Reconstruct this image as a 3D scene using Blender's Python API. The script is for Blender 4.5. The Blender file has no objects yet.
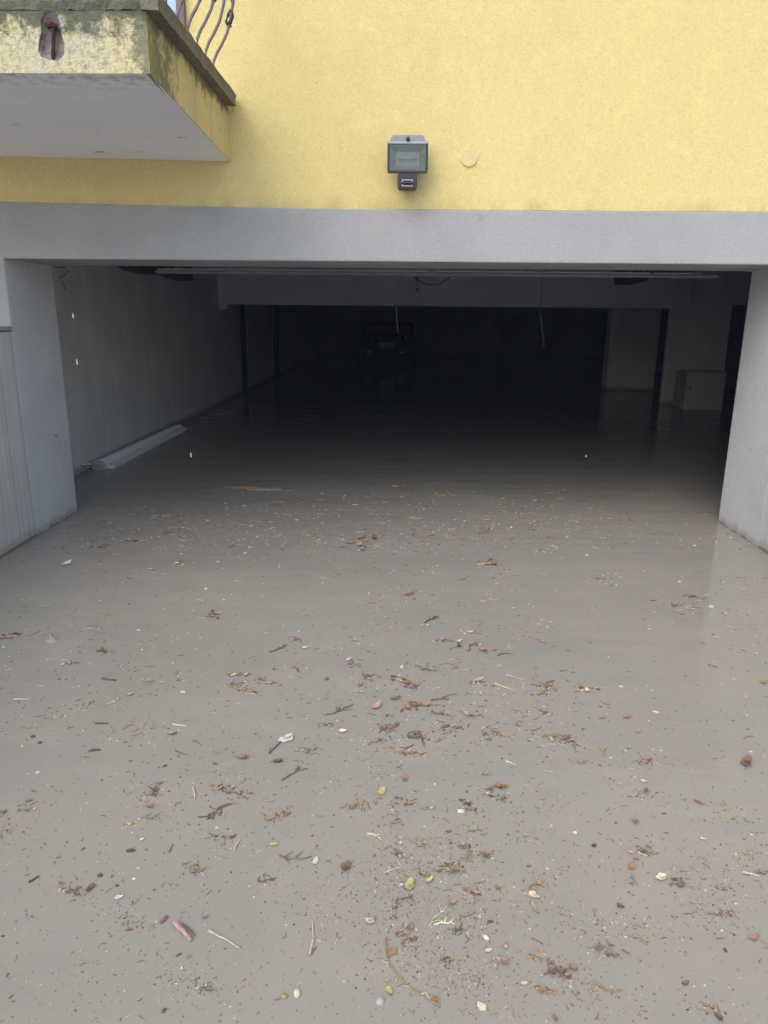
import bpy, bmesh, math, random
from mathutils import Vector, Matrix, noise
R = math.radians
random.seed(7)
scene = bpy.context.scene
C = scene.collection

# ------------------------------------------------------------------ camera
CH = 1.6
YAW, PITCH, ROLL, FPX = -0.02098, 0.26641, 0.009715, 725.46
fw = Vector((math.sin(YAW)*math.cos(PITCH), math.cos(YAW)*math.cos(PITCH), -math.sin(PITCH)))
rt0 = Vector((math.cos(YAW), -math.sin(YAW), 0)); up0 = rt0.cross(fw)
rt = rt0*math.cos(ROLL) + up0*math.sin(ROLL); up = -rt0*math.sin(ROLL) + up0*math.cos(ROLL)
cd = bpy.data.cameras.new('camera'); cam = bpy.data.objects.new('camera', cd); C.objects.link(cam)
M4 = Matrix((rt, up, -fw)).transposed().to_4x4(); M4.translation = Vector((0, 0, CH))
cam.matrix_world = M4
cd.sensor_fit = 'VERTICAL'; cd.sensor_height = 24; cd.sensor_width = 18
cd.lens = FPX/1024*24; cd.clip_start = 0.05; cd.clip_end = 1000
scene.camera = cam

# ------------------------------------------------------------------ light
SUN_EL, SUN_AZ = R(46), R(208)          # behind the camera, over its left shoulder
w = bpy.data.worlds.new('World'); scene.world = w; w.use_nodes = True
nt = w.node_tree; nt.nodes.clear()
sky = nt.nodes.new('ShaderNodeTexSky'); sky.sky_type = 'NISHITA'; sky.sun_disc = False
sky.sun_elevation = SUN_EL; sky.sun_rotation = SUN_AZ; sky.air_density = 1.6; sky.dust_density = 2.4
hs = nt.nodes.new('ShaderNodeHueSaturation'); hs.inputs['Saturation'].default_value = 0.80
bg = nt.nodes.new('ShaderNodeBackground'); bg.inputs['Strength'].default_value = 0.15
wo = nt.nodes.new('ShaderNodeOutputWorld')
nt.links.new(sky.outputs[0], hs.inputs['Color']); nt.links.new(hs.outputs[0], bg.inputs[0]); nt.links.new(bg.outputs[0], wo.inputs[0])
sd = bpy.data.lights.new('sun', 'SUN'); sd.energy = 0.6; sd.angle = R(60); sd.color = (1, 0.985, 0.97)
so = bpy.data.objects.new('sun', sd); C.objects.link(so)
sdir = Vector((math.sin(SUN_AZ)*math.cos(SUN_EL), math.cos(SUN_AZ)*math.cos(SUN_EL), math.sin(SUN_EL)))
so.rotation_euler = sdir.to_track_quat('Z', 'Y').to_euler(); so.location = (0, -5, 12)
vs = scene.view_settings; vs.view_transform = 'Standard'; vs.look = 'None'; vs.gamma = 1; vs.use_curve_mapping = False
vs.exposure = 0.90
scene.cycles.max_bounces = 12; scene.cycles.diffuse_bounces = 8

# ------------------------------------------------------------------ helpers
def water_pt(px, py, z=0.0):
    d = fw + rt*((px-384)/FPX) - up*((py-512)/FPX)
    t = (z-CH)/d.z
    return Vector((d.x*t, d.y*t, z))

def add_box(bm, x0, x1, y0, y1, z0, z1):
    v = [bm.verts.new(p) for p in ((x0,y0,z0),(x1,y0,z0),(x1,y1,z0),(x0,y1,z0),(x0,y0,z1),(x1,y0,z1),(x1,y1,z1),(x0,y1,z1))]
    for f in ((0,3,2,1),(4,5,6,7),(0,1,5,4),(1,2,6,5),(2,3,7,6),(3,0,4,7)):
        bm.faces.new([v[i] for i in f])
    return v

def add_tube(bm, pts, rad, seg=8, taper=None, flat=1.0):
    pts = [Vector(p) for p in pts]; n = len(pts); rings = []
    for i, p in enumerate(pts):
        t = (pts[min(i+1, n-1)] - pts[max(i-1, 0)]).normalized()
        a = t.cross(Vector((0,0,1)))
        if a.length < 0.05: a = t.cross(Vector((1,0,0)))
        a.normalize(); b = t.cross(a)
        r = rad if taper is None else rad*(1+(taper-1)*i/(n-1))
        rings.append([bm.verts.new(p + a*math.cos(2*math.pi*k/seg)*r + b*math.sin(2*math.pi*k/seg)*r*flat) for k in range(seg)])
    fs = []
    for i in range(n-1):
        for k in range(seg):
            fs.append(bm.faces.new((rings[i][k], rings[i][(k+1)%seg], rings[i+1][(k+1)%seg], rings[i+1][k])))
    fs.append(bm.faces.new(rings[0][::-1])); fs.append(bm.faces.new(rings[-1]))
    return fs

def add_prism(bm, poly, axis, a, b):
    """poly of 2D points extruded along axis from a to b"""
    def P(u, v, t):
        return {'x': (t,u,v), 'y': (u,t,v), 'z': (u,v,t)}[axis]
    va = [bm.verts.new(P(u,v,a)) for u,v in poly]; vb = [bm.verts.new(P(u,v,b)) for u,v in poly]
    bm.faces.new(va); bm.faces.new(vb[::-1])
    n = len(poly)
    for i in range(n):
        bm.faces.new((va[i], vb[i], vb[(i+1)%n], va[(i+1)%n]))

def obj(name, bm, m, parent=None, bevel=0, smooth=False, recalc=True):
    if recalc: bmesh.ops.recalc_face_normals(bm, faces=bm.faces[:])
    me = bpy.data.meshes.new(name); bm.to_mesh(me); bm.free()
    if m: me.materials.append(m)
    if smooth:
        for p in me.polygons: p.use_smooth = True
    o = bpy.data.objects.new(name, me); C.objects.link(o)
    if parent is not None:
        o.parent = parent
        o.matrix_parent_inverse = world_of(parent).inverted()
    if bevel:
        b = o.modifiers.new('bevel', 'BEVEL'); b.width = bevel; b.segments = 2; b.limit_method = 'ANGLE'
    return o

def world_of(p):
    m = Matrix.Translation(p.location)
    return m if p.parent is None else world_of(p.parent) @ p.matrix_parent_inverse @ m

def tag(o, label, cat, group=None):
    o['label'] = label; o['category'] = cat
    if group: o['group'] = group
    return o

def thing(name, label, cat, loc=(0,0,0), group=None):
    o = bpy.data.objects.new(name, None); C.objects.link(o); o.location = loc; o.empty_display_size = 0.1
    return tag(o, label, cat, group)

def kind(o, k): o['kind'] = k; return o

# ------------------------------------------------------------------ material helpers
class MT:
    def __init__(s, name, col=(.5,.5,.5), rough=.8, spec=.3, metal=0):
        s.m = bpy.data.materials.new(name); s.m.use_nodes = True
        s.t = s.m.node_tree; s.b = s.t.nodes['Principled BSDF']
        s.b.inputs['Base Color'].default_value = (*col, 1); s.b.inputs['Roughness'].default_value = rough
        s.b.inputs['Specular IOR Level'].default_value = spec; s.b.inputs['Metallic'].default_value = metal
        g = s.n('ShaderNodeNewGeometry'); s.pos = g.outputs['Position']; s.height = None
        s.col = None
    def n(s, ty, **kw):
        x = s.t.nodes.new(ty)
        for k, v in kw.items(): setattr(x, k, v)
        return x
    def l(s, a, b): s.t.links.new(a, b)
    def mapping(s, scale):
        mp = s.n('ShaderNodeMapping'); s.l(s.pos, mp.inputs['Vector']); mp.inputs['Scale'].default_value = scale; return mp.outputs[0]
    def noise(s, scale, detail=4, rough=.6, stretch=None):
        x = s.n('ShaderNodeTexNoise'); x.inputs['Scale'].default_value = scale; x.inputs['Detail'].default_value = detail; x.inputs['Roughness'].default_value = rough
        s.l(s.mapping(stretch) if stretch else s.pos, x.inputs['Vector']); return x.outputs['Fac']
    def voro(s, scale):
        x = s.n('ShaderNodeTexVoronoi'); x.inputs['Scale'].default_value = scale; s.l(s.pos, x.inputs['Vector']); return x.outputs['Distance']
    def ramp(s, fac, a, b, va=0., vb=1.):
        x = s.n('ShaderNodeMapRange'); x.inputs['From Min'].default_value = a; x.inputs['From Max'].default_value = b
        x.inputs['To Min'].default_value = va; x.inputs['To Max'].default_value = vb; s.l(fac, x.inputs['Value']); return x.outputs[0]
    def math(s, op, a, b=None):
        x = s.n('ShaderNodeMath', operation=op); x.use_clamp = (op in ('MULTIPLY','ADD','SUBTRACT') )
        for i, v in enumerate((a, b)):
            if v is None: continue
            if isinstance(v, (int, float)): x.inputs[i].default_value = v
            else: s.l(v, x.inputs[i])
        return x.outputs[0]
    def axis(s, k):
        x = s.n('ShaderNodeSeparateXYZ'); s.l(s.pos, x.inputs[0]); return x.outputs['XYZ'.index(k)]
    def mix(s, fac, col, strength=1.0):
        """mix current colour towards col by fac"""
        x = s.n('ShaderNodeMix', data_type='RGBA')
        if strength != 1: fac = s.math('MULTIPLY', fac, strength)
        s.l(fac, x.inputs[0])
        if s.col is None: x.inputs[6].default_value = s.b.inputs['Base Color'].default_value
        else: s.l(s.col, x.inputs[6])
        x.inputs[7].default_value = (*col, 1)
        s.col = x.outputs[2]; s.l(s.col, s.b.inputs['Base Color']); return s
    def bump(s, h, dist, strength=1.0, prev=None):
        x = s.n('ShaderNodeBump'); x.inputs['Strength'].default_value = strength; x.inputs['Distance'].default_value = dist
        s.l(h, x.inputs['Height'])
        if s.height is not None: s.l(s.height, x.inputs['Normal'])
        s.height = x.outputs[0]; s.l(s.height, s.b.inputs['Normal']); return s

# painted yellow stucco
def stucco(name, col):
    s = MT(name, col, .92, .15)
    s.mix(s.ramp(s.noise(1.3, 5), .35, .7), tuple(c*.90 for c in col), .8)
    s.mix(s.ramp(s.noise(9, 4), .5, .75), tuple(min(1, c*1.08) for c in col), .6)
    s.mix(s.ramp(s.noise(230, 2), .56, .72), tuple(c*.72 for c in col), .5)
    s.mix(s.ramp(s.noise(23, 2, .5), .745, .79), (.16, .13, .09), .55)
    s.mix(s.ramp(s.noise(85, 3, .65), .52, .66), tuple(c*.78 for c in col), .6)
    s.mix(s.ramp(s.noise(80, 3, .65), .46, .34), tuple(min(1, c*1.12) for c in col), .5)
    s.bump(s.noise(120, 3, .7), .016, .7)
    s.bump(s.noise(14, 3), .006, .12)
    return s
YEL = (.80, .66, .295)
ys = stucco('yellow_stucco', YEL)
dz = ys.axis('Z')
# grime just over the grey band
ys.mix(ys.math('MULTIPLY', ys.ramp(dz, 2.34, 2.25), ys.ramp(ys.noise(8, 3, stretch=(1,1,.4)), .4, .7)), (.42, .32, .15), .55)
M_yel = ys.m

def band(name, k):
    g = MT(name, tuple(c*k for c in (.400, .403, .418)), .9, .2)
    g.mix(g.ramp(g.noise(2.2, 5), .38, .66), tuple(c*k for c in (.35, .349, .366)), .8)
    g.mix(g.ramp(g.noise(5, 4, stretch=(1,1,.5)), .62, .78), tuple(c*k for c in (.46, .458, .455)), .5)
    g.mix(g.ramp(g.noise(120, 3, .7), .52, .64), (.30, .30, .32), .45)
    g.mix(g.ramp(g.noise(110, 3, .7), .44, .34), (.66, .66, .68), .4)
    g.mix(g.ramp(g.noise(7, 3, stretch=(1,1,1)), .70, .76), (.25, .24, .24), .45)
    # tide line just above the flood
    z = g.axis('Z'); zz2 = g.math('ADD', z, g.ramp(g.noise(5, 5, .7), .3, .7, .0, .06))
    g.mix(g.ramp(zz2, .10, .06), (.34, .32, .27), .6)
    g.mix(g.ramp(zz2, .045, .025), (.13, .12, .10), .8)
    g.bump(g.noise(110, 3, .7), .010, .9); g.bump(g.noise(10, 3), .01, .35)
    return g.m
M_band = band('grey_plaster_band', 1); M_reveal = band('lightened_reveal_plaster', 1.68)  # reveals: same plaster lightened to make up for light they lack

def concrete(name, col, tide=True, dirt=.5, var=.8):
    s = MT(name, col, .88, .2)
    s.mix(s.ramp(s.noise(1.1, 6), .35, .7), tuple(c*.72 for c in col), var)
    s.mix(s.ramp(s.noise(3.5, 5, stretch=(1,1,.35)), .5, .72), tuple(c*1.22 for c in col), .5)
    s.mix(s.ramp(s.noise(45, 3), .55, .75), tuple(c*.6 for c in col), dirt)
    if tide:
        z = s.axis('Z'); s.mix(s.ramp(z, .09, .03), tuple(c*.45 for c in col), .8)
    s.bump(s.noise(60, 4), .010, .8); s.bump(s.noise(12, 4, .6), .02, .4)
    return s
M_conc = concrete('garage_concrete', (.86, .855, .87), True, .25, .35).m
M_conc_dk = concrete('shaded_garage_concrete', (.30, .30, .33)).m  # same concrete darkened so the deep garage reads as unlit
M_beam = concrete('white_beam_paint', (.92, .92, .95), False, .1, .2).m

# ramp wall: grey render with drip lines
rw = MT('ramp_wall_render', (.62, .615, .61), .88, .2)
rw.mix(rw.ramp(rw.noise(2, 5), .4, .7), (.52, .515, .50), .7)
st = rw.ramp(rw.noise(30, 2, .4, stretch=(0.2, 1, .012)), .50, .56)
mask = rw.math('MULTIPLY', rw.ramp(rw.axis('Y'), 4.2, 4.6), rw.ramp(rw.noise(3, 2), .25, .45))
rw.mix(rw.math('MULTIPLY', st, mask), (.42, .415, .41), .55)
rw.mix(rw.ramp(rw.noise(250, 2), .55, .7), (.32, .32, .31), .4)
rw.mix(rw.ramp(rw.axis('Z'), .085, .05), (.33, .31, .26), .5)
rw.mix(rw.ramp(rw.axis('Z'), .03, .012), (.13, .12, .10), .8)
rw.bump(rw.noise(160, 3), .006, .6)
M_rwall = rw.m

# balcony plaster, mildewed towards its top edge
bl = stucco('mildewed_balcony_plaster', (.72, .63, .36))
bl.mix(bl.ramp(bl.noise(4.5, 5, .65), .38, .60), (.56, .54, .45), .85)
bl.mix(bl.ramp(bl.noise(34, 5, .8), .47, .60), (.20, .20, .17), .6)
n1 = bl.math('ADD', bl.noise(11, 6, .8), bl.ramp(bl.axis('Z'), 2.70, 2.90, -.12, .36))
bl.mix(bl.ramp(n1, .50, .64), (.07, .085, .06), .85)
n2 = bl.math('ADD', bl.noise(16, 6, .8), bl.ramp(bl.axis('X'), -1.26, -1.12, -.2, .18))
bl.mix(bl.ramp(n2, .50, .60), (.12, .13, .08), .7)
M_balc = bl.m
bs = stucco('balcony_side_plaster', (.74, .60, .28))
bs.mix(bs.ramp(bs.noise(5, 4, stretch=(1,1,.12)), .48, .66), (.50, .44, .28), .6)
mo = bs.math('ADD', bs.noise(12, 6, .8), bs.ramp(bs.axis('Y'), 3.55, 4.05, .20, -.08))
bs.mix(bs.ramp(mo, .50, .62), (.17, .17, .09), .85)
mt = bs.math('ADD', bs.noise(9, 6, .75, stretch=(1,1,.5)), bs.ramp(bs.axis('Z'), 2.70, 2.83, -.22, .12))
bs.mix(bs.ramp(mt, .50, .60), (.13, .14, .09), .8)
bs.mix(bs.math('MULTIPLY', bs.ramp(bs.noise(34, 5, .7), .48, .56), bs.ramp(bs.axis('Y'), 3.66, 3.53)), (.42, .42, .06), .75)
M_bside = bs.m
sf = MT('balcony_soffit_paint', (.88, .875, .90), .85, .2)
sf.mix(sf.ramp(sf.noise(1.6, 4, stretch=(.5,1,1)), .4, .65), (.80, .795, .82), .7)
sf.mix(sf.math('MULTIPLY', sf.ramp(sf.noise(16, 5, .7), .45, .62), sf.ramp(sf.axis('Y'), 3.8, 3.52)), (.22, .20, .16), .7)
sf.mix(sf.ramp(sf.noise(11, 3, stretch=(.4,1,1)), .69, .73), (.25, .24, .23), .6)
sf.bump(sf.noise(60, 3), .004, .3); M_soffit = sf.m
cp = MT('mossy_stone_coping', (.21, .185, .15), .95, .1)
cp.mix(cp.ramp(cp.noise(14, 5, .7), .4, .62), (.12, .13, .08), .6)
cp.mix(cp.ramp(cp.noise(50, 4), .5, .7), (.30, .27, .21), .6)
cp.bump(cp.noise(50, 5, .7), .012, .9); M_cop = cp.m
sp = MT('spalled_concrete', (.33, .29, .30), .95, .1); sp.mix(sp.ramp(sp.noise(30, 5), .4, .65), (.20, .15, .15), .8)
sp.mix(sp.ramp(sp.noise(22, 4), .58, .7), (.36, .22, .12), .6); sp.bump(sp.noise(90, 5, .7), .012, 1); M_spall = sp.m
ru = MT('rust', (.05, .028, .028), .9, .1); ru.mix(ru.ramp(ru.noise(60, 4), .4, .7), (.11, .05, .035)); ru.bump(ru.noise(120, 4), .004, 1); M_rust = ru.m
iron = MT('painted_iron', (.17, .13, .15), .55, .4); iron.mix(iron.ramp(iron.noise(30, 4), .45, .7), (.24, .19, .20), .8); iron.bump(iron.noise(150, 3), .001, .5); M_iron = iron.m
M_iron_dk = MT('black_iron', (.03, .03, .035), .5, .4).m

# muddy flood water
wt = MT('muddy_flood_water', (.305, .285, .255), .022, .5)
wt.b.inputs['IOR'].default_value = 1.33
wt.mix(wt.ramp(wt.noise(.7, 4, .5, stretch=(.8,1.2,1)), .35, .7), (.262, .252, .228), .85)
wt.mix(wt.ramp(wt.noise(3.2, 5, .6), .5, .75), (.33, .30, .252), .7)
wt.mix(wt.ramp(wt.noise(140, 3, .6), .63, .72), (.17, .15, .125), .4)
wt.bump(wt.noise(2.2, 2, .5, stretch=(.40,1.4,1)), .020, .50)
wt.bump(wt.noise(9, 3, .5, stretch=(.45,1.3,1)), .0040, .38)
wt.bump(wt.noise(45, 2, .5), .0008, .25)
M_water = wt.m

asp = MT('wet_pale_bounce_yard', (.34, .33, .31), .6, .4); asp.mix(asp.ramp(asp.noise(9, 4), .4, .7), (.26, .255, .24)); asp.bump(asp.noise(130, 4), .01, .7); M_asp = asp.m  # unseen yard, made pale to bounce light onto soffit and reveals
roofm = MT('flat_roof', (.14, .12, .11), .9, .2); roofm.bump(roofm.noise(20, 4), .02, .5); M_roof = roofm.m
def plain(name, col, rough=.6, spec=.4, metal=0, nz=40, dk=.7):
    s = MT(name, col, rough, spec, metal); s.mix(s.ramp(s.noise(nz, 4), .4, .7), tuple(c*dk for c in col), .7); return s.m
M_alu = plain('weathered_aluminium', (.50, .51, .54), .45, .4, .3, 50, .85)
M_blackp = plain('black_plastic', (.03, .03, .033), .45, .4)
M_dkmetal = plain('dark_galvanised', (.04, .04, .045), .5, .4, .3)
M_rail = plain('grey_door_rail', (.20, .21, .23), .6)
M_whitep = plain('aged_white_plastic', (.86, .86, .88), .5, .4, 0, 20, .8)
M_cord = plain('pale_cord', (.13, .13, .14), .9)
M_wood = plain('brown_door_wood', (.20, .13, .13), .6, .3, 0, 12)
M_curt = plain('white_frame_paint', (.75, .76, .80), .6)
M_door = plain('grey_door_panel', (.16, .165, .175), .6)
def glassy(name, col, rough=.08, spec=.5):
    s = MT(name, col, rough, spec); s.mix(s.ramp(s.noise(6, 3), .4, .7), tuple(c*.85 for c in col), .6); return s.m
M_bglass = glassy('sky_reflection_glass', (.22, .36, .55), .05, 1.0)  # blue of the reflected sky is put into the pane's colour
gl = bpy.data.materials.new('lamp_glass'); gl.use_nodes = True
gb = gl.node_tree.nodes['Principled BSDF']; gb.inputs['Base Color'].default_value = (.8,.86,.86,1); gb.inputs['Roughness'].default_value = .12
gb.inputs['Transmission Weight'].default_value = 1.0; gb.inputs['IOR'].default_value = 1.45; M_lglass = gl
dr = bpy.data.materials.new('clear_water'); dr.use_nodes = True
db = dr.node_tree.nodes['Principled BSDF']; db.inputs['Base Color'].default_value = (1,1,1,1); db.inputs['Roughness'].default_value = .05
db.inputs['Transmission Weight'].default_value = .8; db.inputs['IOR'].default_value = 1.33; db.inputs['Specular IOR Level'].default_value = .25; M_drop = dr
M_car = plain('dark_car_paint', (.010, .010, .013), .8, .1)
M_tyre = plain('tyre_rubber', (.02, .02, .02), .9)
M_cglass = glassy('dark_car_glass', (.02, .02, .025))
M_plate = plain('pale_number_plate', (.8, .8, .78), .4)
M_lens = plain('clear_lamp_lens', (.65, .62, .62), .2, .6)

# litter: one material, colour from an attribute on the mesh
lm = MT('plant_litter', (.3, .2, .1), .6, .35)
at = lm.n('ShaderNodeAttribute'); at.attribute_name = 'Col'
mx = lm.n('ShaderNodeMix', data_type='RGBA', blend_type='MULTIPLY'); mx.inputs[0].default_value = .8
lm.l(at.outputs['Color'], mx.inputs[6])
cr = lm.n('ShaderNodeMapRange'); lm.l(lm.noise(130, 4), cr.inputs['Value']); cr.inputs['From Min'].default_value = .3; cr.inputs['From Max'].default_value = .7
cr.inputs['To Min'].default_value = .55; cr.inputs['To Max'].default_value = 1.15
cc = lm.n('ShaderNodeCombineXYZ'); [lm.l(cr.outputs[0], cc.inputs[i]) for i in range(3)]
lm.l(cc.outputs[0], mx.inputs[7]); lm.l(mx.outputs[2], lm.b.inputs['Base Color'])
lm.bump(lm.noise(300, 3), .001, .5)
M_litter = lm.m

# ------------------------------------------------------------------ dimensions
DF, DB = 5.037, 5.735          # facade face and back of the front wall
XL, XR = -2.656, 2.596         # garage opening
ZB, ZT = 1.932, 2.253          # lintel bottom / top of grey band
IL, IR, IB = -3.27, 7.6, 30.0  # garage interior
CEIL = 2.50

# ------------------------------------------------------------------ setting
bm = bmesh.new()
def quad(bm, *p): return bm.faces.new([bm.verts.new(q) for q in p])
def grid(bm, x0, x1, y0, y1, nx, ny, zf):
    vs_ = [[bm.verts.new((x0+(x1-x0)*i/nx, y0+(y1-y0)*j/ny, zf(x0+(x1-x0)*i/nx, y0+(y1-y0)*j/ny))) for i in range(nx+1)] for j in range(ny+1)]
    for j in range(ny):
        for i in range(nx): bm.faces.new((vs_[j][i], vs_[j][i+1], vs_[j+1][i+1], vs_[j+1][i]))
G = 1.25
grid(bm, -300, -2.9, -300, DF-.01, 2, 2, lambda x,y: G); grid(bm, -300, -8.99, DF-.01, 300, 2, 2, lambda x,y: G)
grid(bm, 2.85, 300, -300, DF-.01, 2, 2, lambda x,y: G)
grid(bm, 8.99, 300, DF-.01, 300, 2, 2, lambda x,y: G); grid(bm, -8.99, 8.99, IB+.35, 300, 2, 2, lambda x,y: G)
grid(bm, -2.9, 2.85, -300, -16, 1, 2, lambda x,y: G)
grid(bm, -2.9, 2.85, -16, 5, 1, 12, lambda x,y: -0.45 + (G+0.45)*max(0, min(1, (-3-y)/13)))
kind(obj('ground', bm, M_asp), 'structure')
bm = bmesh.new(); grid(bm, -2.9, 2.9, -12, DF, 8, 16, lambda x,y: 0); grid(bm, -8, 8.0, DF, IB+.1, 8, 16, lambda x,y: 0)
bmesh.ops.remove_doubles(bm, verts=bm.verts[:], dist=.001)
kind(obj('flood_water', bm, M_water), 'structure')

# rainy air: one box round everything
bm = bmesh.new(); add_box(bm, -310, 310, -310, 310, -1.8, 10.5)
hz = obj('haze', bm, None); kind(hz, 'stuff')
hm = bpy.data.materials.new('rainy_air'); hm.use_nodes = True; hm.node_tree.nodes.clear()
hv_ = hm.node_tree.nodes.new('ShaderNodeVolumePrincipled'); ho = hm.node_tree.nodes.new('ShaderNodeOutputMaterial')
hv_.inputs['Density'].default_value = .0026; hv_.inputs['Color'].default_value = (.58, .68, 1, 1); hv_.inputs['Anisotropy'].default_value = .1
hm.node_tree.links.new(hv_.outputs[0], ho.inputs['Volume']); hz.data.materials.append(hm)

# ---- house
house = thing('house', 'yellow rendered house with a grey band over its flooded open garage', 'house', (0, DF, 0))
HX0, HX1 = -9.0, 9.0
bm = bmesh.new()
poly = [(HX0,-.7),(XL,-.7),(XL,ZB),(XR,ZB),(XR,-.7),(HX1,-.7),(HX1,ZT),(0,ZT),(-1.1,ZT+.010),(-2.7,ZT+.034),(HX0,ZT+.034)]
add_prism(bm, poly, 'y', DF, DB)
pl_ = obj('plinth', bm, M_band, house, bevel=.008)
pl_.data.materials.append(M_reveal)
for p_ in pl_.data.polygons:
    if abs(p_.normal.x) > .9 and abs(p_.center.x) < 3: p_.material_index = 1
bm = bmesh.new(); add_box(bm, HX0, HX1, DF+.005, DB-.01, ZT+.001, 8.2)
obj('wall', bm, M_yel, house)
bm = bmesh.new()
add_box(bm, HX0, HX0+.3, DB, IB+.3, -.7, 8.2); add_box(bm, HX1-.3, HX1, DB, IB+.3, -.7, 8.2); add_box(bm, HX0+.3, HX1-.3, IB+.02, IB+.3, -.7, 8.2)
obj('outer_wall', bm, M_yel, house)
bm = bmesh.new(); add_box(bm, HX0-.5, HX1+.5, DF-.5, IB+.8, 8.2, 8.45); obj('roof', bm, M_roof, house)
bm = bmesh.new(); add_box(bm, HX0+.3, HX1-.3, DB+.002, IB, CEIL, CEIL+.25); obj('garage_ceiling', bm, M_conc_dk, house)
bm = bmesh.new(); add_box(bm, IL-.25, IL, DB+.002, 15.2, -.6, CEIL-.002); add_box(bm, IL-.25, IL+.0, 15.7, 19.2, -.6, CEIL-.002); add_box(bm, IL-.25, IL, 19.7, IB-.01, -.6, CEIL-.002)
add_box(bm, IL-.5, IL-.26, 15.0, 20, -.6, CEIL-.003)
obj('garage_side_wall', bm, M_conc, house)
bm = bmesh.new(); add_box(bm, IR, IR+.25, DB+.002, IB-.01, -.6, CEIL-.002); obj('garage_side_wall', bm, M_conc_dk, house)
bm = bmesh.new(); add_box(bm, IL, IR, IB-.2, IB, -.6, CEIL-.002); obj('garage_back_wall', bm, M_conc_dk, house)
bm = bmesh.new(); add_box(bm, IL+.0, 5.1, 13.5, 13.85, 1.745, CEIL-.003); obj('ceiling_beam', bm, M_beam, house, bevel=.006)
bm = bmesh.new(); add_box(bm, IL+.001, IL+.14, 13.40, 13.497, 1.66, CEIL-.003); obj('beam_end_plate', bm, M_beam, house, bevel=.006)
bm = bmesh.new(); add_box(bm, 5.102, IR, 13.75, 14.0, 1.82, CEIL-.003); obj('ceiling_beam', bm, M_conc, house, bevel=.006)
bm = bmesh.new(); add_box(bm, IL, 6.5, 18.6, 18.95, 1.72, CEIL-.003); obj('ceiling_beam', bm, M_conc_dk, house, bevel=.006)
bm = bmesh.new(); add_box(bm, 4.95, 6.08, 14.002, 14.09, -.6, CEIL-.003); obj('column', bm, M_conc, house, bevel=.01)
bm = bmesh.new(); add_box(bm, 4.62, 5.70, 16.65, 17.0, -.6, CEIL-.003); obj('column', bm, M_conc, house, bevel=.01)
bm = bmesh.new(); add_box(bm, 7.0, 7.58, 14.2, 14.35, -.6, CEIL-.003); obj('inner_door', bm, M_conc_dk, house)
for y in (15.05, 19.0):
    bm = bmesh.new(); add_tube(bm, [(IL+.07, y, -.3), (IL+.07, y, CEIL)], .055, 12); obj('drain_pipe', bm, M_blackp, house, smooth=True)
# small disc covers and marks on the facade
bm = bmesh.new(); add_prism(bm, [(.411+.052*math.cos(a*math.pi/16), 2.559+.052*math.sin(a*math.pi/16)) for a in range(32)], 'y', DF-.004, DF+.02)
cvm = stucco('repainted_cover', (.76, .635, .33)).m
obj('junction_cover', bm, cvm, house, bevel=.002)

# ---- balcony (part of the house)
BX, BY = -1.112, 3.53
ZF, ZK, ZS = 2.602, 2.532, 2.842
bm = bmesh.new()
hole = [(-.0,.0)]
cx, cz = -1.528, 2.738
out = [(-.055,.075),(-.035,.115),(.0,.122),(.035,.105),(.048,.07),(.052,.02),(.062,-.03),(.055,-.075),(.02,-.105),(-.02,-.098),(-.07,-.085),(-.082,-.06),(-.072,-.01),(-.055,.03)]
out = [(x*.82*1., z*.86) for x, z in out]
xl_ = -4.2
ov = [bm.verts.new(p) for p in ((xl_,BY,ZF),(BX,BY,ZF),(BX,BY,ZS),(xl_,BY,ZS))]
hv = [bm.verts.new((cx+x, BY, cz+z)) for x, z in out]
es = [bm.edges.new((ov[i], ov[(i+1)%4])) for i in range(4)] + [bm.edges.new((hv[i], hv[(i+1)%len(hv)])) for i in range(len(hv))]
bmesh.ops.triangle_fill(bm, use_beauty=True, use_dissolve=False, edges=es, normal=(0,-1,0))
obj('balcony_front', bm, M_balc, house)
bal = obj('balcony_slab', (lambda b: (add_prism(b, [(BY+.001,ZF+.001),(DF,ZK),(DF,ZS),(BY+.07,ZS),(BY+.07,ZF+.02)], 'x', xl_, BX-.004), [setattr(v.co,'z',v.co.z+.045) for v in b.verts if v.co.x < -4 and v.co.z < 2.7], b)[2])(bmesh.new()), M_soffit, house)
# side skin
bm = bmesh.new(); add_prism(bm, [(BY+.001,ZF+.001),(DF+.004,ZK+.001),(DF+.004,ZS-.001),(BY+.001,ZS-.001)], 'x', BX-.02, BX+.001)
obj('balcony_side', bm, M_bside, house)
# pit of the spalled patch
bm = bmesh.new(); rings = []
for s_, d in ((1.0, 0), (.93, .014), (.72, .026), (.35, .032)):
    rings.append([bm.verts.new((cx+x*s_+random.uniform(-.003,.003)*(s_<1), BY+d+random.uniform(-.004,.004)*(s_<1), cz+z_*s_)) for x, z_ in out])
n = len(out)
for a, b in zip(rings, rings[1:]):
    for i in range(n): bm.faces.new((a[i], a[(i+1)%n], b[(i+1)%n], b[i]))
bm.faces.new(rings[-1])
spall = obj('spalled_patch', bm, M_spall, house)
spall['label'] = 'broken out patch in the balcony edge showing rusty steel'
bm = bmesh.new(); add_tube(bm, [(cx-.012, BY+.016, cz-.075), (cx-.002, BY+.012, cz-.01), (cx+.006, BY+.012, cz+.04)], .0085, 7)
add_tube(bm, [(cx-.022, BY+.014, cz+.05), (cx+.0, BY+.008, cz+.055), (cx+.02, BY+.014, cz+.047)], .014, 7, .8)
obj('rusty_rebar', bm, M_rust, spall)
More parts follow.
